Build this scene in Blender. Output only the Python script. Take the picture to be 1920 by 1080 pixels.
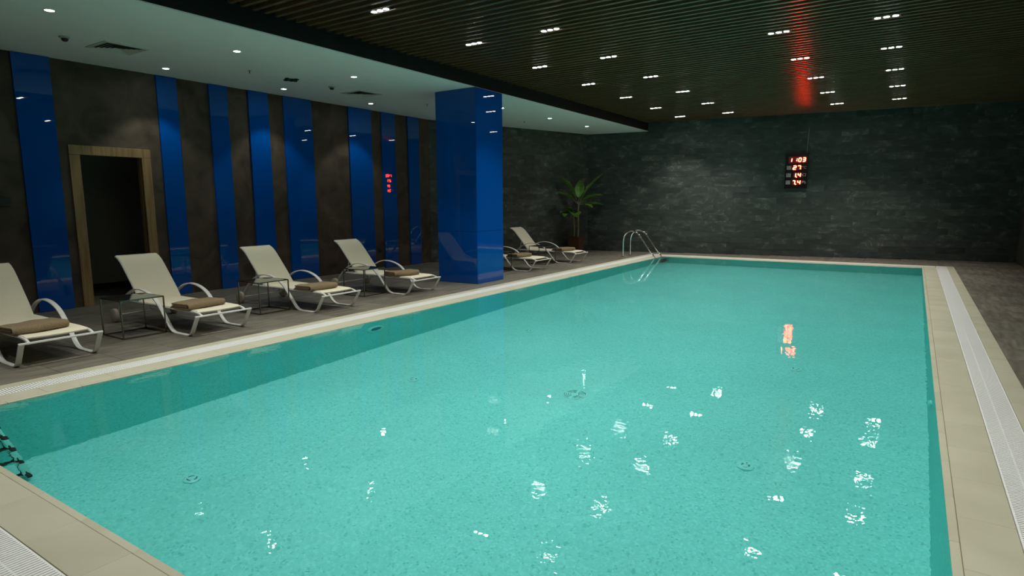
import bpy, bmesh, math, random
from mathutils import Vector, Matrix
random.seed(7)
R = math.radians
S = 1.45                                   # metres per camera height: everything below is measured in that unit first
scene = bpy.context.scene
COL = scene.collection
for o in list(bpy.data.objects): bpy.data.objects.remove(o)

# ------------------------------------------------------------------ camera, world, exposure
cam_d = bpy.data.cameras.new('camera'); cam = bpy.data.objects.new('camera', cam_d); COL.objects.link(cam)
right = Vector((0.83736498, 0.54661424, -0.00572299)); upv = Vector((-0.07138824, 0.11972819, 0.99023678)); fwd = Vector((-0.54196273, 0.82878105, -0.13927802))
m3 = Matrix((right, upv, -fwd)).transposed()
cam.matrix_world = Matrix.Translation((0, 0, S)) @ m3.to_4x4()
cam_d.sensor_width = 36; cam_d.lens = 36*1146.3/1920; cam_d.clip_start = .05; cam_d.clip_end = 100
scene.camera = cam
w = bpy.data.worlds.new('world'); scene.world = w; w.use_nodes = True
w.node_tree.nodes['Background'].inputs[0].default_value = (.02, .025, .025, 1); w.node_tree.nodes['Background'].inputs[1].default_value = 0.0
vs = scene.view_settings
vs.view_transform = 'Standard'; vs.look = 'None'; vs.gamma = 1; vs.use_curve_mapping = False; vs.exposure = 0.0
TRIPLE_W = 142.0; DOWN_W = 29.0; LENS_E = 60.0; LAMP_C = (.98, 1, .93)
cy = scene.cycles
cy.use_denoising = True; cy.max_bounces = 10; cy.diffuse_bounces = 5; cy.glossy_bounces = 5; cy.transmission_bounces = 8
cy.caustics_refractive = True; cy.caustics_reflective = True; cy.blur_glossy = 0.3; cy.sample_clamp_indirect = 0; cy.sample_clamp_direct = 0

# ------------------------------------------------------------------ mesh helpers
class MB:
    def __init__(s): s.v = []; s.f = []
    def mark(s): return len(s.v)
    def xf(s, M, i0=0):
        for i in range(i0, len(s.v)): s.v[i] = tuple(M @ Vector(s.v[i]))
        return s
    def box(s, x0, x1, y0, y1, z0, z1):
        i = len(s.v)
        s.v += [(x0,y0,z0),(x1,y0,z0),(x1,y1,z0),(x0,y1,z0),(x0,y0,z1),(x1,y0,z1),(x1,y1,z1),(x0,y1,z1)]
        s.f += [(i,i+3,i+2,i+1),(i+4,i+5,i+6,i+7),(i,i+1,i+5,i+4),(i+1,i+2,i+6,i+5),(i+2,i+3,i+7,i+6),(i+3,i,i+4,i+7)]
        return s
    def prism(s, poly, z0, z1):            # vertical prism over an xy polygon (ccw)
        i = len(s.v); n = len(poly)
        s.v += [(x,y,z0) for x,y in poly]+[(x,y,z1) for x,y in poly]
        s.f += [tuple(i+n-1-k for k in range(n)), tuple(i+n+k for k in range(n))]
        s.f += [(i+k, i+(k+1)%n, i+n+(k+1)%n, i+n+k) for k in range(n)]
        return s
    def loft(s, rings, closed_path=False, caps=True):
        i = len(s.v); n = len(rings[0]); m = len(rings)
        for r in rings: s.v += [tuple(p) for p in r]
        for a in range(m if closed_path else m-1):
            b = (a+1) % m
            for k in range(n):
                l = (k+1) % n
                s.f.append((i+a*n+k, i+a*n+l, i+b*n+l, i+b*n+k))
        if caps and not closed_path:
            s.f.append(tuple(i+n-1-k for k in range(n))); s.f.append(tuple(i+(m-1)*n+k for k in range(n)))
        return s
    def tube(s, pts, r, n=10, closed=False):
        pts = [Vector(p) for p in pts]; m = len(pts)
        T = []
        for k in range(m):
            a = pts[(k-1) % m] if (closed or k > 0) else pts[k]; b = pts[(k+1) % m] if (closed or k < m-1) else pts[k]
            T.append((b-a).normalized())
        up = Vector((0,0,1)) if abs(T[0].z) < .9 else Vector((1,0,0))
        N = (up - T[0]*up.dot(T[0])).normalized(); rings = []
        for k in range(m):
            N = (N - T[k]*N.dot(T[k])).normalized(); B = T[k].cross(N)
            rr = r[k] if isinstance(r, (list, tuple)) else r
            rings.append([pts[k]+(N*math.cos(a)+B*math.sin(a))*rr for a in [2*math.pi*j/n for j in range(n)]])
        return s.loft(rings, closed)
    def ribbon(s, pts, wdir, w, t):        # rectangular bar swept along a path
        pts = [Vector(p) for p in pts]; W = Vector(wdir).normalized(); m = len(pts); rings = []
        for k in range(m):
            ta = (pts[k]-pts[k-1]).normalized() if k else None
            tb = (pts[k+1]-pts[k]).normalized() if k < m-1 else None
            ta = ta or tb; tb = tb or ta
            T = (ta+tb).normalized(); c = max(.5, T.dot(ta)); N = T.cross(W).normalized()
            a = W*(w/2); b = N*(t/2/c)
            rings.append([pts[k]-a-b, pts[k]+a-b, pts[k]+a+b, pts[k]-a+b])
        return s.loft(rings)
    def lathe(s, prof, n=20, cap=True):
        rings = [[(r*math.cos(2*math.pi*k/n), r*math.sin(2*math.pi*k/n), z) for k in range(n)] for r, z in prof]
        return s.loft(rings, False, cap)
    def mesh(s, name, mat, smooth=False, bevel=0, seg=1):
        me = bpy.data.meshes.new(name)
        bm = bmesh.new(); vv = [bm.verts.new(v) for v in s.v]
        for f in s.f:
            try: bm.faces.new([vv[i] for i in f])
            except ValueError: pass
        bmesh.ops.recalc_face_normals(bm, faces=bm.faces)
        if bevel:
            bmesh.ops.bevel(bm, geom=list(bm.edges), offset=bevel, segments=seg, profile=.5, affect='EDGES', clamp_overlap=True)
        bm.to_mesh(me); bm.free()
        if smooth:
            me.polygons.foreach_set('use_smooth', [True]*len(me.polygons)); me.set_sharp_from_angle(angle=R(38))
        if mat: me.materials.append(mat)
        return me
    def build(s, name, mat, parent=None, smooth=False, bevel=0, seg=1, loc=(0,0,0)):
        return link(name, s.mesh(name, mat, smooth, bevel, seg), parent, loc)

def link(name, me, parent=None, loc=(0,0,0), rz=0):
    o = bpy.data.objects.new(name, me); COL.objects.link(o); o.location = loc; o.rotation_euler = (0,0,rz)
    if parent: o.parent = parent
    return o
def tag(o, label=None, cat=None, group=None, kind=None):
    if label: o['label'] = label
    if cat: o['category'] = cat
    if group: o['group'] = group
    if kind: o['kind'] = kind
    return o
def thing(name, loc, label, cat, group=None, rz=0):
    return tag(link(name, None, None, loc, rz), label, cat, group)
def struct(name, loc=(0,0,0)): return tag(link(name, None, None, loc), kind='structure')
def copy_tree(o, parent=None):
    c = o.copy(); COL.objects.link(c)
    if parent: c.parent = parent
    for ch in list(o.children): copy_tree(ch, c)
    return c
def fillet(pts, rad, n=5):                 # round the inner corners of a polyline
    pts = [Vector(p) for p in pts]; out = [pts[0]]
    for k in range(1, len(pts)-1):
        r = rad[k-1] if isinstance(rad, (list, tuple)) else rad
        if r <= 0: out.append(pts[k]); continue
        a, b, c = pts[k-1], pts[k], pts[k+1]
        d1 = (a-b).normalized(); d2 = (c-b).normalized()
        r1 = min(r, (a-b).length*.49, (c-b).length*.49)
        p, q = b+d1*r1, b+d2*r1
        for j in range(n+1):
            t = j/n; out.append(p*(1-t)**2 + b*2*t*(1-t) + q*t*t)
    out.append(pts[-1]); return out
def spline(pts, n=5):                      # Catmull-Rom
    P = [Vector(p) for p in pts]; P = [P[0]*2-P[1]]+P+[P[-1]*2-P[-2]]; out = []
    for k in range(1, len(P)-2):
        for j in range(n):
            t = j/n; a, b, c, d = P[k-1:k+3]
            out.append(.5*((2*b)+(c-a)*t+(2*a-5*b+4*c-d)*t*t+(3*b-a-3*c+d)*t**3))
    out.append(P[-2]); return out

# ------------------------------------------------------------------ materials
def nt(name):
    m = bpy.data.materials.new(name); m.use_nodes = True
    t = m.node_tree; return m, t, t.nodes['Principled BSDF']
def N(t, kind, **kw):
    n = t.nodes.new(kind)
    for k, v in kw.items():
        if k.startswith('i_'): n.inputs[k[2:].replace('_', ' ')].default_value = v
        else: setattr(n, k, v)
    return n
def P(name, col, rough=.5, metal=0, spec=.5, coat=0):
    m, t, b = nt(name); b.inputs['Base Color'].default_value = (*col, 1); b.inputs['Roughness'].default_value = rough
    b.inputs['Metallic'].default_value = metal; b.inputs['Specular IOR Level'].default_value = spec
    b.inputs['Coat Weight'].default_value = coat
    return m
def ramp(t, stops):
    r = N(t, 'ShaderNodeValToRGB'); e = r.color_ramp.elements
    while len(e) < len(stops): e.new(.5)
    for k, (p, c) in enumerate(stops): e[k].position = p; e[k].color = (*c, 1) if len(c) == 3 else c
    return r
def noisy(name, c1, c2, scale=(4,4,4), nscale=1.0, rough=.6, detail=5, dist=0.0, bump=0, spec=.4, rnd=0.0, lo=.3, hi=.7, per_piece=0.0, r2=None):
    """two-colour noise over world position; per_piece shifts the pattern and rnd the brightness from piece to piece"""
    m, t, b = nt(name); L = t.links.new
    geo = N(t, 'ShaderNodeNewGeometry'); mp = N(t, 'ShaderNodeMapping'); mp.inputs['Scale'].default_value = scale
    L(geo.outputs['Position'], mp.inputs['Vector'])
    vec = mp.outputs['Vector']
    if per_piece or rnd:
        oi = N(t, 'ShaderNodeObjectInfo'); ad = N(t, 'ShaderNodeMath', operation='ADD')
        L(oi.outputs['Random'], ad.inputs[0]); L(geo.outputs['Random Per Island'], ad.inputs[1])
    if per_piece:
        cx = N(t, 'ShaderNodeCombineXYZ'); mu = N(t, 'ShaderNodeMath', operation='MULTIPLY'); mu.inputs[1].default_value = per_piece
        L(ad.outputs[0], mu.inputs[0])
        for k in range(3): L(mu.outputs[0], cx.inputs[k])
        va = N(t, 'ShaderNodeVectorMath', operation='ADD'); L(vec, va.inputs[0]); L(cx.outputs[0], va.inputs[1]); vec = va.outputs[0]
    no = N(t, 'ShaderNodeTexNoise', i_Scale=nscale, i_Detail=detail, i_Distortion=dist); L(vec, no.inputs['Vector'])
    rp = ramp(t, [(lo, c1), (hi, c2)]); L(no.outputs['Fac'], rp.inputs['Fac']); col = rp.outputs['Color']
    if rnd:
        fr = N(t, 'ShaderNodeMath', operation='FRACT'); L(ad.outputs[0], fr.inputs[0])
        mr = N(t, 'ShaderNodeMapRange'); mr.inputs['To Min'].default_value = 1-rnd; mr.inputs['To Max'].default_value = 1+rnd
        L(fr.outputs[0], mr.inputs['Value'])
        mx = N(t, 'ShaderNodeVectorMath', operation='SCALE'); L(col, mx.inputs[0]); L(mr.outputs[0], mx.inputs['Scale']); col = mx.outputs[0]
    L(col, b.inputs['Base Color']); b.inputs['Roughness'].default_value = rough; b.inputs['Specular IOR Level'].default_value = spec
    if bump:
        bp = N(t, 'ShaderNodeBump'); bp.inputs['Strength'].default_value = 1; bp.inputs['Distance'].default_value = bump
        L(no.outputs['Fac'], bp.inputs['Height']); L(bp.outputs[0], b.inputs['Normal'])
    if r2 is not None:
        mr2 = N(t, 'ShaderNodeMapRange'); mr2.inputs['To Min'].default_value = rough; mr2.inputs['To Max'].default_value = r2
        L(no.outputs['Fac'], mr2.inputs['Value']); L(mr2.outputs[0], b.inputs['Roughness'])
    return m
def emit(name, col, s, sampling='FRONT'):
    m, t, b = nt(name); b.inputs['Base Color'].default_value = (.02,.02,.02,1)
    b.inputs['Emission Color'].default_value = (*col, 1); b.inputs['Emission Strength'].default_value = s
    m.cycles.emission_sampling = sampling
    return m

def slate_mat():
    m, t, b = nt('slate_cladding'); L = t.links.new
    geo = N(t, 'ShaderNodeNewGeometry'); oi = N(t, 'ShaderNodeObjectInfo')
    ad = N(t, 'ShaderNodeMath', operation='ADD'); L(oi.outputs['Random'], ad.inputs[0]); L(geo.outputs['Random Per Island'], ad.inputs[1])
    mu = N(t, 'ShaderNodeMath', operation='MULTIPLY'); mu.inputs[1].default_value = 37.0; L(ad.outputs[0], mu.inputs[0])
    cx = N(t, 'ShaderNodeCombineXYZ'); L(mu.outputs[0], cx.inputs[0]); L(mu.outputs[0], cx.inputs[2])
    mp = N(t, 'ShaderNodeMapping'); mp.inputs['Scale'].default_value = (1.15, 1.15, 1.9); L(geo.outputs['Position'], mp.inputs['Vector'])
    va = N(t, 'ShaderNodeVectorMath', operation='ADD'); L(mp.outputs[0], va.inputs[0]); L(cx.outputs[0], va.inputs[1])
    n1 = N(t, 'ShaderNodeTexNoise', i_Scale=1.3, i_Detail=5.0, i_Distortion=1.4); L(va.outputs[0], n1.inputs['Vector'])
    n2 = N(t, 'ShaderNodeTexNoise', i_Scale=1.7, i_Detail=4.0, i_Distortion=1.6); L(va.outputs[0], n2.inputs['Vector'])
    base = ramp(t, [(.25, (.035,.042,.038)), (.55, (.065,.076,.068)), (.8, (.105,.112,.096))]); L(n1.outputs['Fac'], base.inputs['Fac'])
    vein = ramp(t, [(.47, (0,0,0)), (.505, (1,1,1)), (.55, (0,0,0))]); L(n2.outputs['Fac'], vein.inputs['Fac'])
    th = ramp(t, [(.5, (0,0,0)), (.7, (1,1,1))]); L(n1.outputs['Fac'], th.inputs['Fac'])
    mm = N(t, 'ShaderNodeMath', operation='MULTIPLY'); L(vein.outputs['Color'], mm.inputs[0]); L(th.outputs['Color'], mm.inputs[1])
    mix = N(t, 'ShaderNodeMix', data_type='RGBA'); L(mm.outputs[0], mix.inputs['Factor']); L(base.outputs['Color'], mix.inputs['A']); mix.inputs['B'].default_value = (.20,.21,.18,1)
    fr = N(t, 'ShaderNodeMath', operation='FRACT'); L(ad.outputs[0], fr.inputs[0])
    mr = N(t, 'ShaderNodeMapRange'); mr.inputs['To Min'].default_value = .86; mr.inputs['To Max'].default_value = 1.16; L(fr.outputs[0], mr.inputs['Value'])
    sc = N(t, 'ShaderNodeVectorMath', operation='SCALE'); L(mix.outputs['Result'], sc.inputs[0]); L(mr.outputs[0], sc.inputs['Scale'])
    L(sc.outputs[0], b.inputs['Base Color']); b.inputs['Roughness'].default_value = .55; b.inputs['Specular IOR Level'].default_value = .35
    bp = N(t, 'ShaderNodeBump'); bp.inputs['Distance'].default_value = .012; L(n1.outputs['Fac'], bp.inputs['Height']); L(bp.outputs[0], b.inputs['Normal'])
    return m

def mosaic_mat():
    m, t, b = nt('turquoise_glass_mosaic'); L = t.links.new
    geo = N(t, 'ShaderNodeNewGeometry')
    of = N(t, 'ShaderNodeVectorMath', operation='ADD'); of.inputs[1].default_value = (.0037,.0041,.0043); L(geo.outputs['Position'], of.inputs[0])
    sc = N(t, 'ShaderNodeVectorMath', operation='SCALE'); sc.inputs['Scale'].default_value = 1/.014; L(of.outputs[0], sc.inputs[0])
    fl = N(t, 'ShaderNodeVectorMath', operation='FLOOR'); L(sc.outputs[0], fl.inputs[0])
    wn = N(t, 'ShaderNodeTexWhiteNoise'); L(fl.outputs[0], wn.inputs['Vector'])
    rp = ramp(t, [(0, (.11,.52,.48)), (.10, (.155,.64,.60)), (.75, (.175,.69,.65)), (1, (.21,.74,.70))]); L(wn.outputs['Value'], rp.inputs['Fac'])
    n = N(t, 'ShaderNodeTexNoise', i_Scale=.9, i_Detail=3.0); L(geo.outputs['Position'], n.inputs['Vector'])
    mr = N(t, 'ShaderNodeMapRange'); mr.inputs['To Min'].default_value = .9; mr.inputs['To Max'].default_value = 1.1; L(n.outputs['Fac'], mr.inputs['Value'])
    v = N(t, 'ShaderNodeVectorMath', operation='SCALE'); L(rp.outputs['Color'], v.inputs[0]); L(mr.outputs[0], v.inputs['Scale'])
    L(v.outputs[0], b.inputs['Base Color']); b.inputs['Roughness'].default_value = .5; b.inputs['Specular IOR Level'].default_value = .1
    return m

def water_mat():
    m = bpy.data.materials.new('pool_water'); m.use_nodes = True; t = m.node_tree; L = t.links.new
    t.nodes.remove(t.nodes['Principled BSDF']); out = t.nodes['Material Output']
    g = N(t, 'ShaderNodeBsdfGlass'); g.inputs['Roughness'].default_value = 0; g.inputs['IOR'].default_value = 1.333; g.inputs['Color'].default_value = (1,1,1,1)
    geo = N(t, 'ShaderNodeNewGeometry')
    a = N(t, 'ShaderNodeTexNoise', i_Scale=19.0, i_Detail=2.0, i_Roughness=.45); L(geo.outputs['Position'], a.inputs['Vector'])
    bnz = N(t, 'ShaderNodeTexNoise', i_Scale=1.1, i_Detail=1.0); L(geo.outputs['Position'], bnz.inputs['Vector'])
    mask = N(t, 'ShaderNodeMapRange'); mask.inputs['From Min'].default_value = .40; mask.inputs['From Max'].default_value = .62
    mask.inputs['To Min'].default_value = .05; mask.inputs['To Max'].default_value = 1.0; L(bnz.outputs['Fac'], mask.inputs['Value'])
    c = N(t, 'ShaderNodeTexNoise', i_Scale=2.0, i_Detail=1.0); L(geo.outputs['Position'], c.inputs['Vector'])
    mu = N(t, 'ShaderNodeMath', operation='MULTIPLY'); L(a.outputs['Fac'], mu.inputs[0]); L(mask.outputs[0], mu.inputs[1])
    m2 = N(t, 'ShaderNodeMath', operation='MULTIPLY_ADD'); L(c.outputs['Fac'], m2.inputs[0]); m2.inputs[1].default_value = .9; L(mu.outputs[0], m2.inputs[2])
    bp = N(t, 'ShaderNodeBump'); bp.inputs['Strength'].default_value = 1; bp.inputs['Distance'].default_value = .0010; L(m2.outputs[0], bp.inputs['Height'])
    L(bp.outputs[0], g.inputs['Normal']); L(g.outputs[0], out.inputs['Surface'])
    return m

def fabric_mat():
    m, t, b = nt('cream_mesh_fabric'); L = t.links.new
    tc = N(t, 'ShaderNodeTexCoord'); wv = N(t, 'ShaderNodeTexWave', i_Scale=60.0); L(tc.outputs['Object'], wv.inputs['Vector'])
    rp = ramp(t, [(0, (.74,.67,.50)), (1, (.84,.77,.59))]); L(wv.outputs['Fac'], rp.inputs['Fac']); L(rp.outputs['Color'], b.inputs['Base Color'])
    b.inputs['Roughness'].default_value = .7; b.inputs['Specular IOR Level'].default_value = .25
    return m
def oak_mat():
    m, t, b = nt('oak_veneer'); L = t.links.new
    tc = N(t, 'ShaderNodeTexCoord'); mp = N(t, 'ShaderNodeMapping'); mp.inputs['Scale'].default_value = (30, 30, 1.6); L(tc.outputs['Object'], mp.inputs['Vector'])
    n = N(t, 'ShaderNodeTexNoise', i_Scale=1.0, i_Detail=6.0, i_Distortion=.6); L(mp.outputs[0], n.inputs['Vector'])
    rp = ramp(t, [(.3, (.20,.12,.045)), (.7, (.36,.235,.10))]); L(n.outputs['Fac'], rp.inputs['Fac']); L(rp.outputs['Color'], b.inputs['Base Color'])
    b.inputs['Roughness'].default_value = .45
    return m

M_slate = slate_mat(); M_mosaic = mosaic_mat(); M_water = water_mat(); M_fabric = fabric_mat(); M_oak = oak_mat()
M_plaster = noisy('brown_plaster', (.043,.032,.022), (.105,.078,.053), (1.6,1.6,1.6), 1.4, .6, 6, 1.0, .004, .3)
M_blue = P('blue_back_painted_glass', (.0,.075,.36), .008, 0, .5)
M_white = P('white_ceiling_paint', (.74,.75,.72), .8)
M_black = P('matt_black_board', (.012,.013,.012), .75, 0, .2)
M_slat = noisy('dark_brown_slat', (.105,.061,.029), (.165,.095,.046), (2,60,60), 1.0, .22, 3, spec=.4)
M_tile = noisy('grey_wood_grain_tile', (.102,.092,.069), (.19,.172,.134), (9,1.3,9), 1.6, .48, 6, .6, .0006, .4, rnd=.13, per_piece=9.0, lo=.33, hi=.68)
M_slab = P('tile_mortar', (.20,.19,.16), .9)
M_coping = noisy('beige_coping_stone', (.445,.42,.31), (.515,.49,.37), (2,2,2), 1.2, .42, 4, .2, spec=.35, rnd=.02, per_piece=5.0)
M_grate = P('white_plastic_grate', (.80,.80,.77), .4)
M_gutter = P('dark_gutter', (.10,.10,.09), .6)
M_frame = P('white_powder_coat', (.72,.71,.66), .35)
M_tyre = P('pale_plastic_wheel', (.42,.36,.28), .5)
M_chrome = P('polished_steel', (.80,.79,.76), .10, 1)
M_bronze = P('dark_chrome', (.20,.18,.145), .25, 1)
M_mirror = P('black_mirror_glass', (.015,.015,.014), .03, 0, .9)
M_towel = noisy('brown_terry_towel', (.20,.145,.085), (.285,.21,.13), (1,1,1), 90, .95, 3, bump=.002, spec=.1)
M_rubber = P('black_step_plastic', (.012,.015,.015), .5)
M_pot = noisy('red_brown_pot', (.075,.032,.018), (.11,.05,.028), (3,3,3), 2, .4)
M_soil = noisy('potting_soil', (.02,.014,.009), (.05,.035,.02), (20,20,20), 2, .95)
M_leaf = noisy('dark_green_leaf', (.07,.17,.025), (.15,.30,.05), (4,4,4), 2, .30, 3)
M_trunk = noisy('pale_stem', (.15,.135,.07), (.27,.24,.13), (6,6,2), 3, .6)
M_lens = emit('lamp_lens', LAMP_C, LENS_E)
M_down = emit('downlight_lens', LAMP_C, LENS_E)
M_trimwhite = P('white_trim_ring', (.7,.7,.66), .5)
M_housing = P('black_lamp_plate', (.02,.02,.02), .5)
M_led = emit('red_led_segment', (1, .022, .008), 190.0)
M_ledhalo = emit('deep_red_led_halo', (1, .02, .004), 1.2, 'NONE')  # weak emission stands in for the bloom around each segment
M_ledglow = emit('red_led_glow', (1, .015, .004), .035, 'NONE')  # faint emission added for the red glow around the digit rows
M_case = P('black_display_case', (.012,.010,.010), .25)
M_label = P('pale_printed_label', (.55,.55,.55), .6)
M_ink = P('dark_print', (.03,.03,.03), .6)
M_alu = P('vent_painted_metal', (.55,.57,.50), .5)
M_dark = P('grey_corridor_plaster', (.34,.33,.28), .7)
M_darkfloor = noisy('dark_corridor_tile', (.12,.11,.09), (.2,.19,.15), (3,3,3), 2, .5)
M_fit = P('turquoise_pool_fitting', (.20,.72,.68), .4)
M_fitdark = P('dark_slot', (.02,.20,.215), .6)
M_sensor = P('grey_sensor_plastic', (.35,.38,.35), .5)

# ------------------------------------------------------------------ room dimensions (units -> metres)
XL, XR = -6.8*S, 1.41*S                    # side walls
YN = -1.9*S                                # wall behind the camera
ZC = 2.348*S; ZS = 2.5*S; ZT = 2.72*S      # soffit, slat undersides, backing board
XF = -4.46*S                               # fascia
BX, BY = -6.8*S, 7.9*S                     # where the left wall bends
CX, CYY = -5.65*S, 11.52*S                 # far left corner
FS = .147                                  # far wall runs slightly skew to the pool
def farY(x): return CYY + FS*(x-CX)
FYR = farY(XR)
PX0, PX1, PY0, PY1 = -3.81*S, .156*S, .80*S, 10.87*S    # pool
PZ = -.955*S
WATER_Z = -.008
E_NOSE, E_TILE, E_GRATE, E_OUT = .027*S, .176*S, .312*S, .400*S

# ------------------------------------------------------------------ floor
floor = struct('floor')
ox0, ox1, oy0, oy1 = PX0-E_OUT, PX1+E_OUT, PY0-E_OUT, PY1+E_OUT
sl = MB()
sl.box(XL-.2, ox0, YN, FYR+.2, -.3, -.012).box(ox1, XR+.2, YN, FYR+.2, -.3, -.012)
sl.box(ox0, ox1, YN, oy0, -.3, -.012).box(ox0, ox1, oy1, FYR+.2, -.3, -.012)
sl.build('screed', M_slab, floor)
tcache = {}
def tile_obj(name, mat, parent, x0, x1, y0, y1, z0, z1, gap=.003, bev=.0015):
    w, d = round(x1-x0-gap, 4), round(y1-y0-gap, 4)
    if w < .03 or d < .03: return
    k = (name, mat.name, w, d, z1-z0)
    if k not in tcache: tcache[k] = MB().box(-w/2, w/2, -d/2, d/2, z0-z1, 0).mesh(name, mat, bevel=bev)
    return link(name, tcache[k], parent, ((x0+x1)/2, (y0+y1)/2, z1))
TW, TD = .74, .5104
def deck(x0, x1, y0, y1, xmin=None, ymax=None, yph=0.0, from_right=False):
    y = y0
    while y < y1-.02:
        ye = min(y+TD, y1); xa = x0 if xmin is None else max(x0, xmin(ye))
        if from_right:
            x = x1
            while x > xa+.02:
                xs = max(x-TW, xa); tile_obj('floor_tile', M_tile, floor, xs, x, y, ye, -.012, 0); x = xs
        else:
            x = xa
            while x < x1-.02:
                xe = min(x+TW, x1); yy = ye if ymax is None else min(ye, ymax(x)-.01)
                if yy > y+.02: tile_obj('floor_tile', M_tile, floor, x, xe, y, yy, -.012, 0)
                x = xe
        y = ye
def segX(y): return XL if y < BY else XL+(min(y, CYY)-BY)*(CX-BX)/(CYY-BY)
deck(XL, ox0, 1.153*S, 11.3*S, xmin=segX, from_right=True)
deck(CX, ox0, 11.3*S+.002, FYR, ymax=farY)
deck(ox1, XR, 2.4*S, oy1, )
deck(ox1, XR, oy1, FYR, ymax=farY)
deck(ox0, ox1, oy1, FYR, ymax=farY)

# ------------------------------------------------------------------ walls
wl = struct('wall_left')
DY0, DY1, DZ = 2.735*S, 3.365*S, 1.505*S   # door opening
for a in ((YN, DY0, 0, ZT), (DY1, BY, 0, ZT), (DY0, DY1, DZ, ZT)):
    MB().box(XL-.16, XL, a[0], a[1], -.3 if a[2] == 0 else a[2], a[3]).build('plaster', M_plaster, wl)
for a, b in ((2.297,2.588),(3.543,3.757),(4.122,4.343),(4.612,4.884),(5.104,5.541),(6.172,6.607),(6.815,7.100),(7.388,7.640)):
    MB().box(XL, XL+.035, a*S, b*S, .004, ZC-.003).build('blue_panel', M_blue, wl, bevel=.002)
door = struct('door_1')
cw = .095*S
MB().box(XL-.005, XL+.022, DY0-.062*S, DY0+.03*S, 0, 1.475*S).build('casing', M_oak, door, bevel=.003)
MB().box(XL-.005, XL+.022, DY1-.03*S, DY1+.062*S, 0, 1.475*S).build('casing', M_oak, door, bevel=.003)
MB().box(XL-.005, XL+.022, DY0-.062*S, DY1+.062*S, 1.477*S, 1.567*S).build('casing', M_oak, door, bevel=.003)
MB().box(XL-.16, XL-.005, DY0, DY0+.028, 0, DZ).build('jamb', M_oak, door)
MB().box(XL-.16, XL-.005, DY1-.028, DY1, 0, DZ).build('jamb', M_oak, door)
MB().box(XL-.16, XL-.005, DY0+.028, DY1-.028, DZ-.028, DZ).build('jamb', M_oak, door)
MB().box(XL-.09, XL-.055, DY1-.048, DY1-.028, 0, DZ-.028).build('door_stop', M_oak, door)
MB().box(XL-.16, XL, DY0+.028, DY1-.028, -.3, -.001).build('threshold', M_tile, door)
co = struct('wall_corridor')
MB().box(XL-1.9, XL-1.8, 2.2*S, 4.3*S, 0, 2.6).build('back_plaster', M_dark, co)
MB().box(XL-1.8, XL-.16, 2.1*S, 2.2*S, 0, 2.6).build('side_plaster', M_dark, co)
MB().box(XL-1.8, XL-.16, 4.3*S, 4.4*S, 0, 2.6).build('side_plaster', M_dark, co)
MB().box(XL-1.9, XL-.16, 2.1*S, 4.4*S, 2.6, 2.7).build('lid', M_dark, co)
MB().box(XL-1.9, XL-.16, 2.1*S, 4.4*S, -.3, -.003).build('corridor_floor', M_darkfloor, co)
MB().box(XL-1.8, XL-1.785, 2.2*S, 4.3*S, 0, .10).build('skirting', M_rubber, co)

def clad(name, A, B, z0, z1, limit):
    """wall panel from A to B with courses of slate tiles standing a little proud of it"""
    A, B = Vector(A), Vector(B); d = (B-A); L = d.length; rz = math.atan2(d.y, d.x)
    root = struct(name, (A.x, A.y, 0)); root.rotation_euler.z = rz
    MB().box(0, L, .012, .16, -.3, z1).build('wall_board', M_slate, root)
    tw, th = .60, .152; rows = int(math.ceil((z1-z0)/th)); n = 0; rest = MB(); cache = {}
    cells = []
    for r in range(rows):
        off = [0, .37, .19, .51][r % 4]*tw; x = -off
        while x < L-.01:
            cells.append((max(x, 0), min(x+tw, L), z0+r*th, min(z0+(r+1)*th, z1))); x += tw
    cells = [c for c in cells if c[1]-c[0] > .03 and c[3]-c[2] > .03]
    for k, (xa, xb, za, zb) in enumerate(cells):
        dep = random.choice((0, .001, .002, .0035)); g = .0005
        if k < limit:
            key = (round(xb-xa, 3), round(zb-za, 3), dep)
            if key not in cache:
                cache[key] = MB().box(g, key[0]-g, -dep-.004, .012, g, key[1]-g).mesh('slate_tile', M_slate, bevel=.0008)
            link('slate_tile', cache[key], root, (xa, 0, za))
        else: rest.box(xa+g, xb-g, -dep-.004, .012, za+g, zb-g)
    if rest.v: tag(rest.build('upper_slate_tiles', M_slate, root), kind='stuff')
    return root
clad('wall_far', (CX, CYY), (XR, FYR), 0, ZS+.06, 300)
clad('wall_far_left', (BX, BY), (CX, CYY), 0, ZC, 300)
MB().box(XR, XR+.16, YN, FYR+.2, -.3, ZT).build('wall_right', M_slate); tag(bpy.data.objects['wall_right'], kind='structure')
MB().box(XL-.16, XR+.16, YN-.16, YN, -.3, ZT).build('wall_near', M_plaster); tag(bpy.data.objects['wall_near'], kind='structure')

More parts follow.
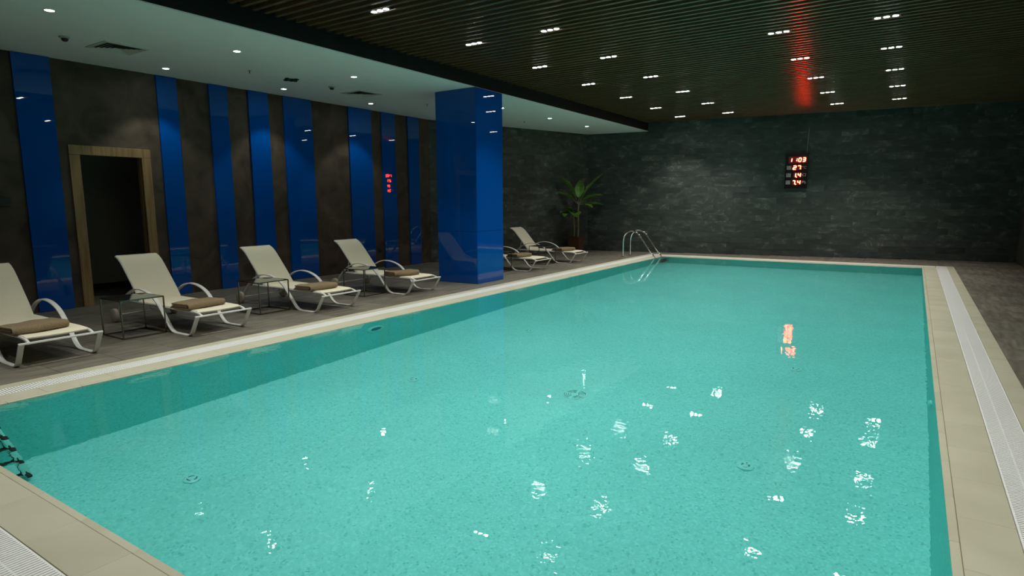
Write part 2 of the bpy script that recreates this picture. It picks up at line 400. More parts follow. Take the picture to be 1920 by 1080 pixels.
# ------------------------------------------------------------------ ceiling: white soffit, dark fascia, black board with slats
ceil = struct('ceiling')
MB().prism([(XL-.1, YN), (XF, YN), (XF, farY(XF)+.05), (CX-.1, CYY+.05), (XL-.1, BY+.1)], ZC, ZC+.05).build('soffit_board', M_white, ceil)
MB().box(XF, XF+.008, YN, farY(XF)-.004, ZC+.012, ZT).build('fascia', M_black, ceil)
MB().box(XF, XF+.008, YN, farY(XF)-.004, ZC-.001, ZC+.012).build('edge_bead', M_white, ceil)
MB().box(XF-.05, XR+.1, YN, FYR+.2, ZT, ZT+.05).build('backing_board', M_black, ceil)
sp = 1.2385*S/12; sw, sh = .056, .085      # twelve slats from one row of lamps to the next; lamps sit in the gaps
scache = {}
y = 1.22*S - 1.5*sp
while y < FYR-.08:
    x0 = XF+.012
    if y+.05 > farY(XF): x0 = CX+(y+.05-CYY)/FS
    L = round(XR-.004-x0, 3)
    if L > .1:
        if L not in scache: scache[L] = MB().box(0, L, -sw/2, sw/2, 0, sh).mesh('slat', M_slat, bevel=.004, seg=2, smooth=True)
        link('slat', scache[L], ceil, (x0, y, ZS))
    y += sp

# ------------------------------------------------------------------ pool basin, coping, gutters, water
basin = struct('pool_basin')
wt = E_TILE
for nm, a in (('basin_wall', (PX0-wt, PX0, PY0-wt, PY1+wt)), ('basin_wall', (PX1, PX1+wt, PY0-wt, PY1+wt)), ('basin_wall', (PX0, PX1, PY0-wt, PY0)), ('basin_wall', (PX0, PX1, PY1, PY1+wt))):
    o = MB().box(*a, PZ-.1, -.03).build(nm, M_mosaic, basin); o.cycles.is_caustics_receiver = True
o = MB().box(PX0-wt, PX1+wt, PY0-wt, PY1+wt, PZ-.25, PZ).build('basin_floor', M_mosaic, basin); o.cycles.is_caustics_receiver = True

def row(name, mat, parent, x0, x1, y0, y1, z0, z1, along, pitch=.34*S, gap=.0014, bev=.0012, ph=0):
    a, b = (x0, x1) if along == 'x' else (y0, y1)
    n = max(1, round((b-a)/pitch)); st = (b-a)/n
    for k in range(n):
        p, q = a+k*st, a+(k+1)*st
        if along == 'x': tile_obj(name, mat, parent, p, q, y0, y1, z0, z1, gap, bev)
        else: tile_obj(name, mat, parent, x0, x1, p, q, z0, z1, gap, bev)
sides = {}
def trim(n, sgn, along, edge, i0, i1, t0, t1, o0, o1):
    """one side of the overflow edge: rounded nosing, stone tiles and an outer strip of stone"""
    r = struct('trim_%d' % n)
    def rect(e0, e1, a, b):
        lo, hi = sorted((edge+sgn*e0, edge+sgn*e1))
        return (a, b, lo, hi) if along == 'x' else (lo, hi, a, b)
    row('nosing', M_coping, r, *rect(0, E_NOSE, i0, i1), -.035, -.001, along, bev=.003)
    row('coping_tile', M_coping, r, *rect(E_NOSE, E_TILE, t0, t1), -.03, 0, along)
    row('edge_tile', M_coping, r, *rect(E_GRATE, E_OUT, o0, o1), -.03, 0, along)
    lo, hi = sorted((edge+sgn*E_TILE, edge+sgn*E_GRATE))
    c = MB(); rr = rect(E_TILE, E_OUT, o0, o1); c.box(*rr, -.16, -.10); rr = rect(E_GRATE, E_OUT, o0, o1); c.box(*rr, -.10, -.03)
    c.build('gutter_channel', M_gutter, r)
    return r
YA, YB = PY0, PY1
trim(1, -1, 'y', PX0, YA-E_NOSE, YB+E_NOSE, YA-E_TILE, YB+E_TILE, YA-E_OUT, YB+E_OUT)
trim(2, 1, 'y', PX1, YA-E_NOSE, YB+E_NOSE, YA-E_TILE, YB+E_TILE, YA-E_OUT, YB+E_OUT)
trim(3, 1, 'x', PY1, PX0, PX1, PX0-E_NOSE, PX1+E_NOSE, PX0-E_TILE, PX1+E_TILE)
trim(4, -1, 'x', PY0, PX0, PX1, PX0-E_NOSE, PX1+E_NOSE, PX0-E_TILE, PX1+E_TILE)
def grate(label, along, a0, a1, b0, b1):
    """white plastic gutter grating: two rows of cross bars between three long rails"""
    cx, cyy = ((a0+a1)/2, (b0+b1)/2) if along == 'x' else ((b0+b1)/2, (a0+a1)/2)
    t = thing('gutter_grate', (cx, cyy, 0), label, 'grate', 'white gutter gratings around the pool')
    L, Wd = a1-a0, b1-b0
    def put(mb, u0, u1, v0, v1, z0, z1):
        if along == 'x': mb.box(u0, u1, v0, v1, z0, z1)
        else: mb.box(v0, v1, u0, u1, z0, z1)
    for v in (-Wd/2+.004, -.06*Wd, Wd/2-.004):
        mb = MB(); put(mb, -L/2+.003, L/2-.003, v-.004, v+.004, -.03, -.001); mb.build('rail', M_grate, t)
    mb = MB(); n = int(L/.020)
    for k in range(n):
        u = -L/2+.01+k*.020; put(mb, u-.0068, u+.0068, -Wd/2+.008, Wd/2-.008, -.022, 0)
    tag(mb.build('cross_bars', M_grate, t), kind='stuff')
    return t
grate('white slotted gutter grate beside the loungers, along the left pool edge', 'y', YA-E_OUT+.004, YB+E_OUT-.004, PX0-E_GRATE+.003, PX0-E_TILE-.003)
grate('white slotted gutter grate along the right pool edge', 'y', YA-E_OUT+.004, YB+E_OUT-.004, PX1+E_TILE+.003, PX1+E_GRATE-.003)
grate('white slotted gutter grate at the far pool end, below the slate wall', 'x', PX0-E_TILE+.004, PX1+E_TILE-.004, PY1+E_TILE+.003, PY1+E_GRATE-.003)
grate('white slotted gutter grate at the near pool end, in the bottom left corner', 'x', PX0-E_TILE+.004, PX1+E_TILE-.004, PY0-E_GRATE+.003, PY0-E_TILE-.003)
wb = MB(); nx, ny = 4, 10
for i in range(ny+1):
    for j in range(nx+1): wb.v.append((PX0+(PX1-PX0)*j/nx, PY0+(PY1-PY0)*i/ny, 0))
for i in range(ny):
    for j in range(nx):
        k = i*(nx+1)+j; wb.f.append((k, k+1, k+nx+2, k+nx+1))
me = bpy.data.meshes.new('pool_water'); me.from_pydata(wb.v, [], wb.f); me.materials.append(M_water)
me.polygons.foreach_set('use_smooth', [True]*len(me.polygons))
water = link('pool_water', me, None, (0, 0, WATER_Z)); tag(water, 'clear turquoise water filling the pool with small ripples and lamp reflections', 'water')
water.cycles.is_caustics_caster = True

# ------------------------------------------------------------------ lamps
def spot(parent, energy, angle, loc, blend=.5, size=.04):
    d = bpy.data.lights.new('spot_beam', 'SPOT'); d.energy = energy; d.spot_size = R(angle); d.spot_blend = blend
    d.shadow_soft_size = size; d.color = LAMP_C
    try: d.cycles.is_caustics_light = True
    except AttributeError: pass
    o = bpy.data.objects.new('spot_beam', d); COL.objects.link(o); o.parent = parent; o.location = loc
    return o
cols = (-3.648, -2.81, -1.141, -.307); cname = ('leftmost', 'second', 'third', 'rightmost')
rowsY = [1.22+1.2385*k for k in range(9)]
ordn = ['first', 'second', 'third', 'fourth', 'fifth', 'sixth', 'seventh', 'eighth', 'ninth']
plate = MB().box(-.150, .150, -.0425, .0425, .002, .03).mesh('lamp_plate', M_housing, bevel=.003)
lens = MB().lathe([(.032, .002), (.032, 0), (.030, -.0005)], 20).mesh('lens', M_lens)
for ci, x in enumerate(cols):
    for ri, y in enumerate(rowsY):
        t = thing('triple_spotlight', (x*S, y*S, ZS+.003), 'triple white ceiling spotlight, %s column from the left, %s from the far wall' % (cname[ci], ordn[8-ri]), 'ceiling light', 'triple spotlights in the slatted ceiling')
        link('lamp_plate', plate, t)
        for dx in (-.094, 0, .094): link('lens', lens, t, (dx, 0, 0))
        spot(t, TRIPLE_W, 98, (0, 0, -.05), .9, .05)
ring = MB().lathe([(.040, .002), (.058, .002), (.058, -.004), (.052, -.007), (.042, -.006), (.040, .002)], 24, cap=False).mesh('trim_ring', M_trimwhite, smooth=True)
dl = MB().lathe([(.041, .001), (.041, -.003), (.036, -.005)], 20).mesh('lens', M_down)
downs = [(-5.165,.632,'nearest to camera, left of frame'),(-5.165,2.008,'over the nearest lounger'),(-5.165,3.434,'right of the near air vent'),(-5.165,4.806,'beside the far air vent, nearer the slats'),
         (-5.10,7.56,'touching the edge of the blue column'),(-5.078,8.921,'beyond the column, nearer of two'),(-5.065,10.247,'beyond the column, nearest the corner'),
         (-6.39,3.447,'above the first blue panel right of the door'),(-6.38,4.823,'by the black four-armed fitting'),(-6.344,6.189,'between the far vent and the blue wall panels')]
for x, y, txt in downs:
    t = thing('downlight', (x*S, y*S, ZC), 'round recessed downlight in white ceiling, '+txt, 'ceiling light', 'downlights in the white ceiling')
    link('trim_ring', ring, t); link('lens', dl, t)
    spot(t, DOWN_W, 92, (0, 0, -.05), .35, .04)

# ------------------------------------------------------------------ small ceiling fittings
def vent(x, y, label):
    t = thing('air_vent', (x*S, y*S, ZC), label, 'air vent', 'square ceiling air vents')
    h = .262
    def sq(a, z): return [(-a,-a,z),(a,-a,z),(a,a,z),(-a,a,z)]
    MB().loft([sq(h, 0), sq(h, -.010), sq(h-.028, -.014), sq(h-.028, 0)], True).build('frame', M_alu, t)
    MB().box(-h+.03, h-.03, -h+.03, h-.03, -.0015, -.0005).build('duct', M_black, t)
    a = h-.03
    for k in range(5):
        MB().loft([sq(a, -.017), sq(a-.034, -.004), sq(a-.034, -.002), sq(a-.002, -.015)], True).build('louvre', M_alu, t)
        a -= .043
    return t
vent(-5.905, 2.785, 'square white louvred air vent nearest to the camera')
vent(-5.87, 5.575, 'square white louvred air vent nearer the blue column')
def detector(x, y, label):
    t = thing('smoke_detector', (x*S, y*S, ZC), label, 'smoke detector', 'smoke detectors on the white ceiling')
    MB().lathe([(.055, 0), (.055, -.012), (.048, -.018)], 20).build('base', M_sensor, t, smooth=True)
    MB().lathe([(.036, -.018), (.034, -.04), (.02, -.052)], 16).build('sensor_head', M_housing, t, smooth=True)
detector(-5.875, 2.37, 'small round smoke detector left of the near air vent')
detector(-5.809, 5.056, 'small round smoke detector left of the far air vent')
def sprinkler(x, y, label):
    t = thing('sprinkler', (x*S, y*S, ZC), label, 'sprinkler', 'sprinkler heads on the white ceiling')
    MB().lathe([(.028, 0), (.028, -.004), (.012, -.006)], 14).build('escutcheon', M_sensor, t)
    MB().lathe([(.007, -.006), (.007, -.035), (.012, -.034), (.012, -.036)], 10).build('deflector', M_bronze, t)
sprinkler(-5.804, 3.987, 'tiny sprinkler head between the two air vents')
sprinkler(-5.76, 6.687, 'tiny sprinkler head just left of the blue column')
sprinkler(-5.62, 9.0, 'tiny sprinkler head beyond the blue column')
t = thing('ceiling_speaker', (-5.826*S, 4.508*S, ZC), 'black four-armed fitting on white ceiling', 'speaker')
MB().lathe([(.05, 0), (.05, -.02), (.03, -.034)], 18).build('core', M_rubber, t, smooth=True)
for k in range(4):
    mb = MB().box(.03, .125, -.03, .03, -.022, -.002); mb.xf(Matrix.Rotation(math.pi/2*k+.3, 4, 'Z')); mb.build('arm', M_rubber, t, bevel=.006)

# ------------------------------------------------------------------ blue column
cx0, cx1, cy0, cy1 = -5.055*S, -4.437*S, 6.018*S, 6.585*S
colm = thing('column', ((cx0+cx1)/2, (cy0+cy1)/2, 0), 'square column clad in glossy blue glass beside the pool edge', 'column')
hx, hy = (cx1-cx0)/2, (cy1-cy0)/2; zj = .645*S; pt = .012; g = .002
MB().box(-hx+pt, hx-pt, -hy+pt, hy-pt, 0, ZC-.001).build('core', M_black, colm)
for z0, z1 in ((.004, zj-.002), (zj+.002, ZC-.003)):
    MB().box(-hx+g, hx-g, -hy, -hy+pt, z0, z1).build('glass_panel', M_blue, colm, bevel=.001)
    MB().box(-hx+g, hx-g, hy-pt, hy, z0, z1).build('glass_panel', M_blue, colm, bevel=.001)
    MB().box(hx-pt, hx, -hy+pt+g, hy-pt-g, z0, z1).build('glass_panel', M_blue, colm, bevel=.001)
    MB().box(-hx, -hx+pt, -hy+pt+g, hy-pt-g, z0, z1).build('glass_panel', M_blue, colm, bevel=.001)

# ------------------------------------------------------------------ sun loungers (local x towards the pool, origin at the front skid bend)
def make_lounger():
    root = link('sun_lounger', None)
    W = .315
    bottom = fillet([(.165,0,.232), (.02,0,.006), (-.36,0,.006), (-.50,0,.165)], [.07, .09], 6)
    arch = spline([(-.50,0,.165), (-.60,0,.275), (-.72,0,.372), (-.88,0,.432), (-1.06,0,.449), (-1.22,0,.418), (-1.38,0,.335), (-1.51,0,.215), (-1.60,0,.085)], 4)
    path = bottom+arch[1:]
    for s in (-1, 1):
        MB().ribbon([(p.x, s*(W-.0), p.z) for p in path], (0,1,0), .046, .013).build('side_frame', M_frame, root, bevel=.002)
    MB().box(.150, .172, -W-.023, W+.023, .222, .240).build('foot_bar', M_frame, root, bevel=.003)
    rail = [(.158,0,.228), (.10,0,.252), (.02,0,.262), (-.35,0,.262), (-1.44,0,.268)]
    for s in (-1, 1):
        MB().tube([(p.x, s*.256, p.z) for p in fillet(rail, [.03,.04,.05], 4)], .014, 8).build('seat_rail', M_frame, root, smooth=True)
    MB().tube([(-1.44, -.256, .268), (-1.44, .256, .268)], .012, 8).build('rear_bar', M_frame, root, smooth=True)
    # seat sling, slightly dished, wrapped round the rails
    def sling(pts, w0, w1, sag, th):
        rings = []
        for k, (x, z) in enumerate(pts):
            t0 = pts[max(0, k-1)]; t1 = pts[min(len(pts)-1, k+1)]
            T = Vector((t1[0]-t0[0], t1[1]-t0[1])).normalized(); nx_, nz_ = (-T.y, T.x) if T.x < 0 else (T.y, -T.x)
            if nz_ < 0: nx_, nz_ = -nx_, -nz_
            ww = w0+(w1-w0)*k/(len(pts)-1); top, bot = [], []
            for j in range(9):
                u = -1+2*j/8; d = -sag*(1-u*u)
                top.append((x+nx_*d, u*ww, z+nz_*d)); bot.append((x+nx_*(d-th), u*ww*.985, z+nz_*(d-th)))
            rings.append(top+bot[::-1])
        return MB().loft(rings)
    seat = [(.085,.268), (.03,.278), (-.1,.281), (-.4,.281), (-.8,.281), (-1.19,.283)]
    sling(seat, .250, .258, .006, .012).build('seat_sling', M_fabric, root, smooth=True)
    back = [(-1.17,.280), (-1.26,.385), (-1.40,.545), (-1.53,.690), (-1.585,.745), (-1.64,.785), (-1.70,.812)]
    sling(back, .243, .243, .006, .022).build('back_sling', M_fabric, root, smooth=True)
    for s in (-1, 1):
        MB().tube([(x-.012, s*.243, z-.010) for x, z in [(-1.18,.275)]+back[1:]], .013, 8).build('back_rail', M_frame, root, smooth=True)
    MB().tube([(-1.708, -.243, .803), (-1.708, .243, .803)], .012, 8).build('top_bar', M_frame, root, smooth=True)
    # adjustable prop under the backrest, and a lower brace
    MB().tube(fillet([(-1.40,-.21,.49), (-1.45,-.21,.27), (-1.45,.21,.27), (-1.40,.21,.49)], .04, 4), .008, 6).build('back_prop', M_frame, root, smooth=True)
    MB().tube(fillet([(-.95,-.26,.258), (-.98,-.24,.20), (-.98,.24,.20), (-.95,.26,.258)], .05, 4), .008, 6).build('brace', M_frame, root, smooth=True)
    for s in (-1, 1):
        mb = MB().lathe([(.02,-.028), (.07,-.026), (.084,-.018), (.086,0), (.084,.018), (.07,.026), (.02,.028)], 24)
        mb.xf(Matrix.Translation((-1.605, s*(W+.048), .086)) @ Matrix.Rotation(R(90), 4, 'X'))
        wh = mb.build('wheel', M_tyre, root, smooth=True)
    MB().tube([(-1.605, -W-.05, .086), (-1.605, W+.05, .086)], .010, 8).build('axle', M_frame, root)
    return root
lou = [(-6.665, 2.355, 'white sun lounger with cream sling, cut off by the left edge of the photo'),
       (-6.605, 3.915, 'white sun lounger with cream sling standing in front of the doorway'),
       (-6.600, 5.615, 'white sun lounger with cream sling, third from the left'),
       (-6.650, 7.425, 'white sun lounger with cream sling just in front of the blue column'),
       (-6.690, 11.20, 'white sun lounger half hidden behind the blue column'),
       (-6.755, 13.13, 'white sun lounger farthest away, beside the potted plant')]
proto = make_lounger()
for k, (x, y, lb) in enumerate(lou):
    o = proto if k == 0 else copy_tree(proto)
    o.location = (x, y, 0); tag(o, lb, 'lounger', 'sun loungers in a row by the pool')

# folded towels on the loungers
def make_towel(seed):
    rnd = random.Random(seed); mb = MB()
    th = .013; L = .17
    prof = [(-L,.0), (L-.02,.0)] + [(L-.02+.019*math.sin(a), .019-.019*math.cos(a)) for a in [math.pi*k/6 for k in range(1, 6)]] + [(L-.02,.038), (-L+.03,.036)]
    prof2 = [(-L+.02,.014), (L-.04,.016)] + [(L-.04+.005*math.sin(a), .0205-.005*math.cos(a)) for a in [math.pi*k/4 for k in range(1, 4)]] + [(L-.05,.025), (-L+.045,.024)]
    rings = []
    ys = [-.235+.47*j/12 for j in range(13)]
    out = []
    for pr, t2 in ((prof, .012), (prof2, .008)):
        P2 = [Vector((p[0], p[1])) for p in pr]
        outer, inner = [], []
        for k, p in enumerate(P2):
            a = P2[max(0, k-1)]; b = P2[min(len(P2)-1, k+1)]; T = (b-a).normalized(); n = Vector((T.y, -T.x))
            outer.append(p+n*t2/2); inner.append(p-n*t2/2)
        poly = outer+inner[::-1]
        rings = []
        for j, y in enumerate(ys):
            dz = .004*math.sin(y*14+seed)+.003*math.sin(y*31); sk = .012*math.sin(y*9+seed*2)
            e = 1-.03*abs(y)/.235
            rings.append([(p.x*e+sk, y, p.y*1.35+.009+dz*(p.y*20)) for p in poly])
        mb.loft(rings)
    return mb
tw = [(-.235,-.085,R(6),.286), (-.235,-.075,R(5),.286), (-.245,-.10,R(4),.286), (-.30,-.09,R(-14),.286), (-.40,-.08,R(-12),.286), (-.30,-.06,R(-14),.286)]
for k, (dx, dy, rz, z) in enumerate(tw):
    x, y, lb = lou[k]
    t = make_towel(k+1).build('folded_towel', M_towel, None, smooth=True, loc=(x+dx, y+dy, z-.004)); t.rotation_euler.z = rz
    tag(t, ['folded brown towel on the lounger cut off at the left edge', 'folded brown towel on the lounger in front of the doorway', 'folded brown towel on the third lounger from the left',
            'folded brown towel on the lounger just in front of the blue column', 'folded brown towel on the lounger half hidden by the column', 'folded brown towel on the farthest lounger'][k], 'towel', 'folded towels on the loungers')

# ------------------------------------------------------------------ side tables: mirror top on a cube of thin steel bars
def make_table():
    r = link('side_table', None); a = .232; b = .0065; H = .425
    for sx in (-1, 1):
        for sy in (-1, 1): MB().box(sx*(a-b)-b, sx*(a-b)+b, sy*(a-b)-b, sy*(a-b)+b, 0, H).build('leg', M_bronze, r, bevel=.001)
    for z in (b, H-b):
        for s in (-1, 1):
            MB().box(-a+2*b, a-2*b, s*(a-b)-b, s*(a-b)+b, z-b, z+b).build('rail', M_bronze, r)
            MB().box(s*(a-b)-b, s*(a-b)+b, -a+2*b, a-2*b, z-b, z+b).build('rail', M_bronze, r)
    MB().box(-a+2*b, a-2*b, -a+2*b, a-2*b, H-.008, H-.001).build('glass_top', M_mirror, r)
    return r
tabs = [(-7.265, 3.335, 'open steel cube side table with dark glass top, nearest to the camera'), (-7.32, 5.035, 'open steel cube side table with dark glass top, left of the third lounger'),
        (-7.30, 6.845, 'open steel cube side table with dark glass top, left of the lounger before the column'), (-7.33, 10.62, 'open steel cube side table half hidden behind the blue column'),
        (-7.31, 12.50, 'open steel cube side table between the two farthest loungers')]
tp = make_table()
for k, (x, y, lb) in enumerate(tabs):
    o = tp if k == 0 else copy_tree(tp)
    o.location = (x, y, 0); tag(o, lb, 'table', 'steel side tables between the loungers')

# ------------------------------------------------------------------ potted banana plant in the far left corner
pl = thing('potted_plant', (-5.58*S, 10.86*S, 0), 'tall broad-leaved plant in a red-brown square pot in the far left corner', 'plant')
def sq(a, z): return [(-a,-a,z),(a,-a,z),(a,a,z),(-a,a,z)]
MB().loft([sq(.145,0), sq(.185,.43), sq(.198,.43), sq(.198,.46), sq(.176,.46), sq(.17,.41)]).build('pot', M_pot, pl)
MB().box(-.168, .168, -.168, .168, .39, .42).build('soil', M_soil, pl)
tops = []
for (bx, by, tx, ty, h, r0) in ((-.055,-.02,-.06,-.05,1.06,.030), (.045,.02,.06,.03,1.36,.034), (0,.06,-.02,.05,.8,.024)):
    MB().tube(spline([(bx,by,.42), (bx*.8+tx*.2+.01,by,.7), ((bx+tx)/2,(by+ty)/2,(.42+h)/2+.1), (tx,ty,h)], 4), [r0-.0006*k for k in range(13)], 9).build('stem', M_trunk, pl, smooth=True)
    tops.append(Vector((tx, ty, h)))
def leaf(base, azim, elev, stalk, length, width, droop):
    """paddle leaf: stalk, then a folded blade with a midrib"""
    d = Vector((math.cos(azim)*math.cos(elev), math.sin(azim)*math.cos(elev), math.sin(elev))); side = Vector((-math.sin(azim), math.cos(azim), 0))
    pts, p, e = [base], base.copy(), elev
    n = 14; tot = stalk+length
    for k in range(n):
        p = p+Vector((math.cos(azim)*math.cos(e), math.sin(azim)*math.cos(e), math.sin(e)))*tot/n; e -= droop/n; pts.append(p.copy())
    ks = max(1, round(n*stalk/tot))
    MB().tube(pts[:ks+2], [.011-.0006*k for k in range(ks+2)], 6).build('leaf_stalk', M_trunk, pl, smooth=True)
    mb = MB(); rings = []
    bl = pts[ks:]
    for k, q in enumerate(bl):
        t = k/(len(bl)-1); ww = 1.45*width*(math.sin(math.pi*min(1, t*.93+.06))**.65)*(1-.15*t)
        a = bl[max(0, k-1)]; b = bl[min(len(bl)-1, k+1)]; T = (b-a).normalized(); nrm = side.cross(T)*-1
        if nrm.z < 0: nrm = -nrm
        wav = .012*math.sin(k*1.9)
        prof = [(-1, .30*ww+wav), (-.5, .10*ww), (0, -.012), (.5, .10*ww), (1, .30*ww-wav)]
        up_ = [q+side*(u*ww)+nrm*h for u, h in prof]; lo_ = [v-nrm*.004 for v in up_]
        rings.append(up_+lo_[::-1])
    mb.loft(rings).build('leaf', M_leaf, pl, smooth=True)
a0, a1 = tops[0], tops[1]
cam_az = math.atan2(-fwd.y, -fwd.x)        # plant is seen from this side
rt = math.atan2(right.y, right.x)
for args in ((a1, rt+.1, R(64), .20, .92, .115, R(26)), (a1, rt-.35, R(46), .16, .62, .11, R(55)), (a1, rt-.25, R(14), .16, .55, .09, R(30)), (a1, rt+math.pi+.3, R(68), .25, .74, .10, R(30)),
             (a1, rt+math.pi+.55, R(42), .22, .62, .08, R(38)), (a1, rt-.9, R(6), .14, .42, .085, R(30)), (a1, rt+1.3, R(74), .2, .6, .10, R(24)),
             (a0, rt+math.pi+.5, R(38), .12, .36, .10, R(60)), (a0, rt-1.5, R(35), .10, .40, .125, R(85)), (a0, rt+math.pi+.9, R(30), .10, .40, .12, R(70)), (a0, rt+math.pi+.6, R(58), .1, .36, .09, R(60))):
    leaf(*args)

# ------------------------------------------------------------------ pool ladders
def ladder(ypair, label, drop=1.0, out=.17, lean=0.0, z=-.27, tread=.10, cap=.05, rr=.0215):
    yc = sum(ypair)/2
    t = thing('pool_ladder', (PX0, yc, 0), label, 'ladder', 'steel pool ladders')
    xd = -4.385*S-PX0
    for yy in ypair:
        pth = [(xd,yy-yc,0), (xd,yy-yc,.40), (xd+.03,yy-yc,.60), (xd+.20,yy-yc,.70), (xd+.40,yy-yc,.64), (out-.19,yy-yc,.10), (out-.03,yy-yc,-.16), (out,yy-yc,-drop)]
        pts = [pth[0]]+[tuple(p) for p in fillet(pth[1:], [.12,.14,.14,.08,.10], 5)]
        pts = [(p[0], p[1]-lean*min(0, p[2]), p[2]) for p in pts]
        o = MB().tube(pts, [rr if p[2] < -.2 else .0215 for p in pts], 12).build('handrail', M_chrome, t, smooth=True); o.cycles.is_caustics_receiver = True
        MB().lathe([(.05,0), (.05,.006), (.03,.014), (.022,.016)], 18).xf(Matrix.Translation((xd, yy-yc, 0))).build('floor_flange', M_chrome, t, smooth=True)
    hw = abs(ypair[1]-ypair[0])/2
    while z > -drop+.02:
        o = MB().box(out-.03, out-.03+tread, -hw-cap-lean*z, hw+cap-lean*z, z-.012, z+.012).build('step', M_rubber, t, bevel=.004); o.cycles.is_caustics_receiver = True
        if lean:
            for yy in (-hw, hw):
                o2 = MB().box(out+.02, out+.075, yy-lean*z-.016, yy-lean*z+.016, z-.022, z+.018).build('step_cap', M_rubber, o, bevel=.005); o2.cycles.is_caustics_receiver = True
        z -= .275
    return t
ladder((10.40*S, 10.74*S), 'chrome pool ladder at the far left corner of the pool')
ladder((.83*S, .97*S), 'pool ladder under water in the near left corner of the pool', 1.36, .295, .13, -.21, .05, .0, .03)

# ------------------------------------------------------------------ pool fittings
def inlet(x, y, label, r=.062):
    t = thing('floor_inlet', (x*S, y*S, PZ), label, 'pool fitting', 'round floor inlets')
    o = MB().lathe([(r, 0), (r, .010), (r*.75, .020), (r*.7, .020)], 24).build('cap', M_fit, t, smooth=True); o.cycles.is_caustics_receiver = True
    for k in range(3):
        mb = MB(); pts = [(r*.52*math.cos(a), r*.52*math.sin(a), .0215) for a in [2*math.pi*k/3+j*.22 for j in range(7)]]
        mb.ribbon(pts, (0,0,1), .003, .010); o = mb.build('slot', M_fitdark, t); o.cycles.is_caustics_receiver = True
for x, y, lb in ((-2.967,1.565,'round floor inlet nearest the near left corner of the pool'), (-.651,3.231,'round floor inlet right of centre, among the lamp reflections'), (-.662,4.911,'round floor inlet below the red reflection'),
                 (-3.005,3.259,'round floor inlet below the round pool light'), (-3.01,4.888,'farthest round floor inlet on the left side')):
    inlet(x, y, lb)
t = thing('main_drain', (-1.869*S, 3.643*S, PZ), 'large round slotted drain in the middle of the pool floor', 'drain')
o = MB().lathe([(.125, 0), (.125, .008), (.115, .012)], 32).build('plate', M_fit, t); o.cycles.is_caustics_receiver = True
for rr in (.045, .065, .085, .105):
    for q in range(4):
        pts = [(rr*math.cos(a), rr*math.sin(a), .0135) for a in [math.pi/2*q+.18+j*(math.pi/2-.36)/6 for j in range(7)]]
        o = MB().ribbon(pts, (0,0,1), .003, .007).build('slot', M_fitdark, t); o.cycles.is_caustics_receiver = True
t = thing('pool_light', (PX0, 3.67*S, -.305*S), 'round underwater light set in the left pool wall', 'pool light')
t.rotation_euler = (0, R(90), 0)
o = MB().lathe([(.085,.001), (.14,.001), (.14,.012), (.125,.028), (.10,.034), (.085,.022)], 32, cap=False).build('bezel', M_fit, t, smooth=True); o.cycles.is_caustics_receiver = True
o = MB().lathe([(.088,.001), (.088,.012), (.06,.020)], 28).build('lens', M_fitdark, t, smooth=True); o.cycles.is_caustics_receiver = True
for y, z, lb in ((3.971, -.36, 'round return nozzle in the right pool wall, nearer the camera'), (7.937, -.20, 'round return nozzle in the right pool wall, farther away')):
    t = thing('return_nozzle', (PX1, y*S, z*S), lb, 'pool fitting', 'return nozzles in the right pool wall'); t.rotation_euler = (0, R(-90), 0)
    o = MB().lathe([(.055,.0), (.055,.012), (.03,.03)], 20).build('flange', M_fit, t, smooth=True); o.cycles.is_caustics_receiver = True
    o = MB().lathe([(.02,.03), (.02,.034)], 14).build('opening', M_fitdark, t); o.cycles.is_caustics_receiver = True

# ------------------------------------------------------------------ LED display on the far wall
ang = math.atan(FS); dxc = -1.812*S
disp = thing('led_display', (dxc, farY(dxc)-.016, 1.205*S), 'black LED display with red digits for time and water values on the slate wall', 'display', rz=ang)
DW, DH, DT = .545, .90, .055
MB().box(-DW/2, DW/2, -DT, .0, 0, DH).build('case', M_case, disp, bevel=.004)
fr = MB(); fw = .012
fr.box(-DW/2-.004, DW/2+.004, -DT-.006, -DT+.01, -.004, fw).box(-DW/2-.004, DW/2+.004, -DT-.006, -DT+.01, DH-fw, DH+.004)
fr.box(-DW/2-.004, -DW/2+fw, -DT-.006, -DT+.01, fw, DH-fw).box(DW/2-fw, DW/2+.004, -DT-.006, -DT+.01, fw, DH-fw)
fr.build('rim', M_rubber, disp)
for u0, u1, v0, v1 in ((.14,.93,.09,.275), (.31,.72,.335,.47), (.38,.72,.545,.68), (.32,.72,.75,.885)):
    MB().box(-DW/2+u0*DW, -DW/2+u1*DW, -DT-.001, -DT+.002, DH*(1-v1), DH*(1-v0)).build('glow_plate', M_ledglow, disp)  # added plate that carries the red glow behind a row of digits
SEG = {'0':'abcdef','1':'bc','2':'abged','3':'abgcd','4':'fgbc','7':'abc'}
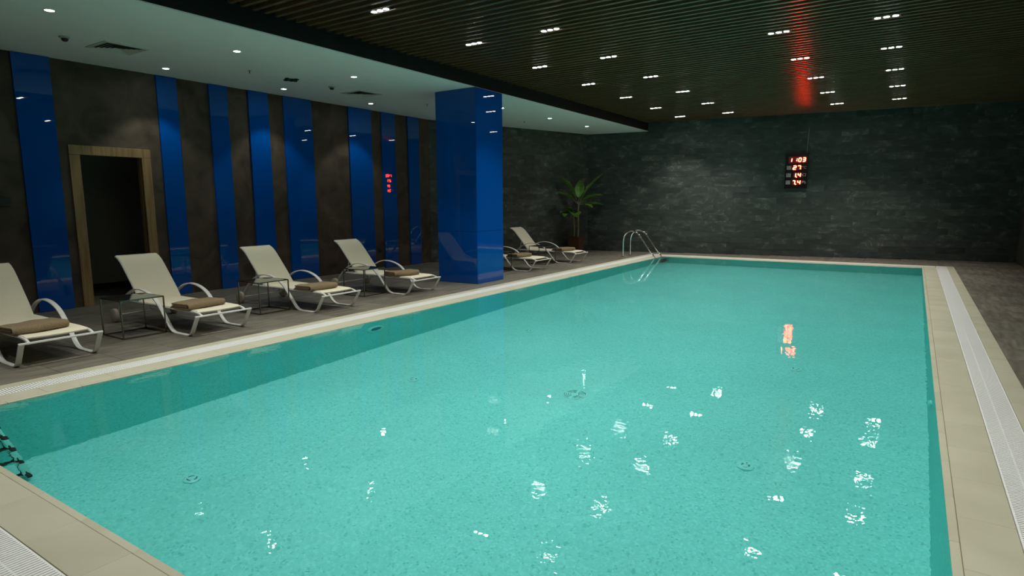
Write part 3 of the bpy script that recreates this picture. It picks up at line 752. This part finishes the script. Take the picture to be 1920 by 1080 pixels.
def digit(ch, u0, u1, vc, h):
    """seven-segment digit: slanted bars in front of the case"""
    x0 = -DW/2+u0*DW; x1 = -DW/2+u1*DW; zc = DH*(1-vc); hh = h*DH/2
    if ch == '1': x0 = x1-.5*(.15*DW)
    wseg = .0165; mb = MB(); mh = MB()
    def bar(ax, az, bx, bz):
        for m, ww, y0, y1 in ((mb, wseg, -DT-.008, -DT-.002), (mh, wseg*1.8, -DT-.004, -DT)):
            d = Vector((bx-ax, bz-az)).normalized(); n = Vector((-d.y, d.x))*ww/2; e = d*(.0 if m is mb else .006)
            a = Vector((ax, az))-e; b = Vector((bx, bz))+e
            q = [a-n, b-n, b+n, a+n]; sk = .10
            i = len(m.v); m.v += [(p.x+sk*(p.y-zc), y0, p.y) for p in q]+[(p.x+sk*(p.y-zc), y1, p.y) for p in q]
            m.f += [(i,i+1,i+2,i+3),(i+7,i+6,i+5,i+4)]+[(i+k, i+4+k, i+4+(k+1)%4, i+(k+1)%4) for k in range(4)]
    g2 = .004; zt, zb = zc+hh, zc-hh
    S7 = {'a': (x0+g2, zt, x1-g2, zt), 'g': (x0+g2, zc, x1-g2, zc), 'd': (x0+g2, zb, x1-g2, zb), 'f': (x0, zc+g2, x0, zt-g2), 'b': (x1, zc+g2, x1, zt-g2), 'e': (x0, zb+g2, x0, zc-g2), 'c': (x1, zb+g2, x1, zc-g2)}
    for s in SEG[ch]: bar(*S7[s])
    r = mh.build('digit', M_ledhalo, disp); d = mb.build('segments', M_led, r)  # parent mesh is the added glow outline behind the lit bars
def dot(u, v):
    x = -DW/2+u*DW; z = DH*(1-v); MB().box(x-.009, x+.009, -DT-.008, -DT-.001, z-.009, z+.009).build('dot', M_led, disp)
for ch, u0, u1, v, h in (('1',.20,.275,.186,.095), ('0',.575,.675,.182,.10), ('3',.755,.855,.180,.10), ('2',.355,.475,.402,.10), ('7',.545,.665,.400,.10),
                         ('1',.42,.475,.613,.10), ('4',.575,.680,.612,.10), ('7',.36,.455,.82,.10), ('4',.575,.680,.818,.10)):
    digit(ch, u0, u1, v, h)
dot(.50, .160); dot(.49, .205); dot(.512, .665); dot(.495, .872)
def text(s, u, v, size, mat=M_label, name='printed_unit'):
    cu = bpy.data.curves.new('txt', 'FONT'); cu.body = s; cu.size = size; cu.extrude = .0008; cu.resolution_u = 3
    tmp = bpy.data.objects.new('txt', cu); COL.objects.link(tmp)
    me = bpy.data.meshes.new_from_object(tmp.evaluated_get(bpy.context.evaluated_depsgraph_get())); bpy.data.objects.remove(tmp)
    me.transform(Matrix.Rotation(R(90), 4, 'X')); me.materials.clear(); me.materials.append(mat)
    return link(name, me, disp, (-DW/2+u*DW, -DT-.0015, DH*(1-v)))
text('\u00b0C', .735, .437, .095); text('Cl', .745, .648, .105); text('Ph', .745, .855, .105)
for u, v in ((.075,.40), (.07,.61), (.06,.815)):
    x = -DW/2+u*DW; z = DH*(1-v)
    pnl = MB().box(x, x+.105, -DT-.0015, -DT, z-.05, z+.048).build('pictogram', M_label, disp)
    mb = MB()
    mb.box(x+.006, x+.099, -DT-.003, -DT-.001, z+.002, z+.008).box(x+.014, x+.04, -DT-.003, -DT-.001, z+.018, z+.040).box(x+.07, x+.096, -DT-.003, -DT-.001, z+.024, z+.043)
    mb.box(x+.01, x+.095, -DT-.003, -DT-.001, z-.018, z-.013).box(x+.01, x+.095, -DT-.003, -DT-.001, z-.036, z-.031)
    mb.build('symbol', M_ink, pnl)
MB().tube([(DW/2-.05, -.012, DH), (DW/2-.045, -.006, DH+.25), (DW/2-.03, -.006, DH+.62)], .006, 6).build('power_cable', M_sensor, disp)

# ------------------------------------------------------------------ small things on the left wall
t = thing('control_box', (XL, 2.095*S, 1.0*S), 'small dark control box with two pale edges on the left wall', 'control box')
MB().box(0, .05, -.11, .11, -.005, .085).build('case', M_housing, t, bevel=.003)
for z in (.0, .083): MB().box(.045, .056, -.11, .11, z-.004, z+.004).build('edge_strip', M_bronze, t)
t = thing('wall_outlet', (XL, 6.716*S, .283*S), 'small round dark outlet on the plaster between two blue panels', 'outlet'); t.rotation_euler = (0, R(90), 0)
MB().lathe([(.05,0), (.05,.008), (.042,.012)], 18).build('cover', M_rubber, t, smooth=True)
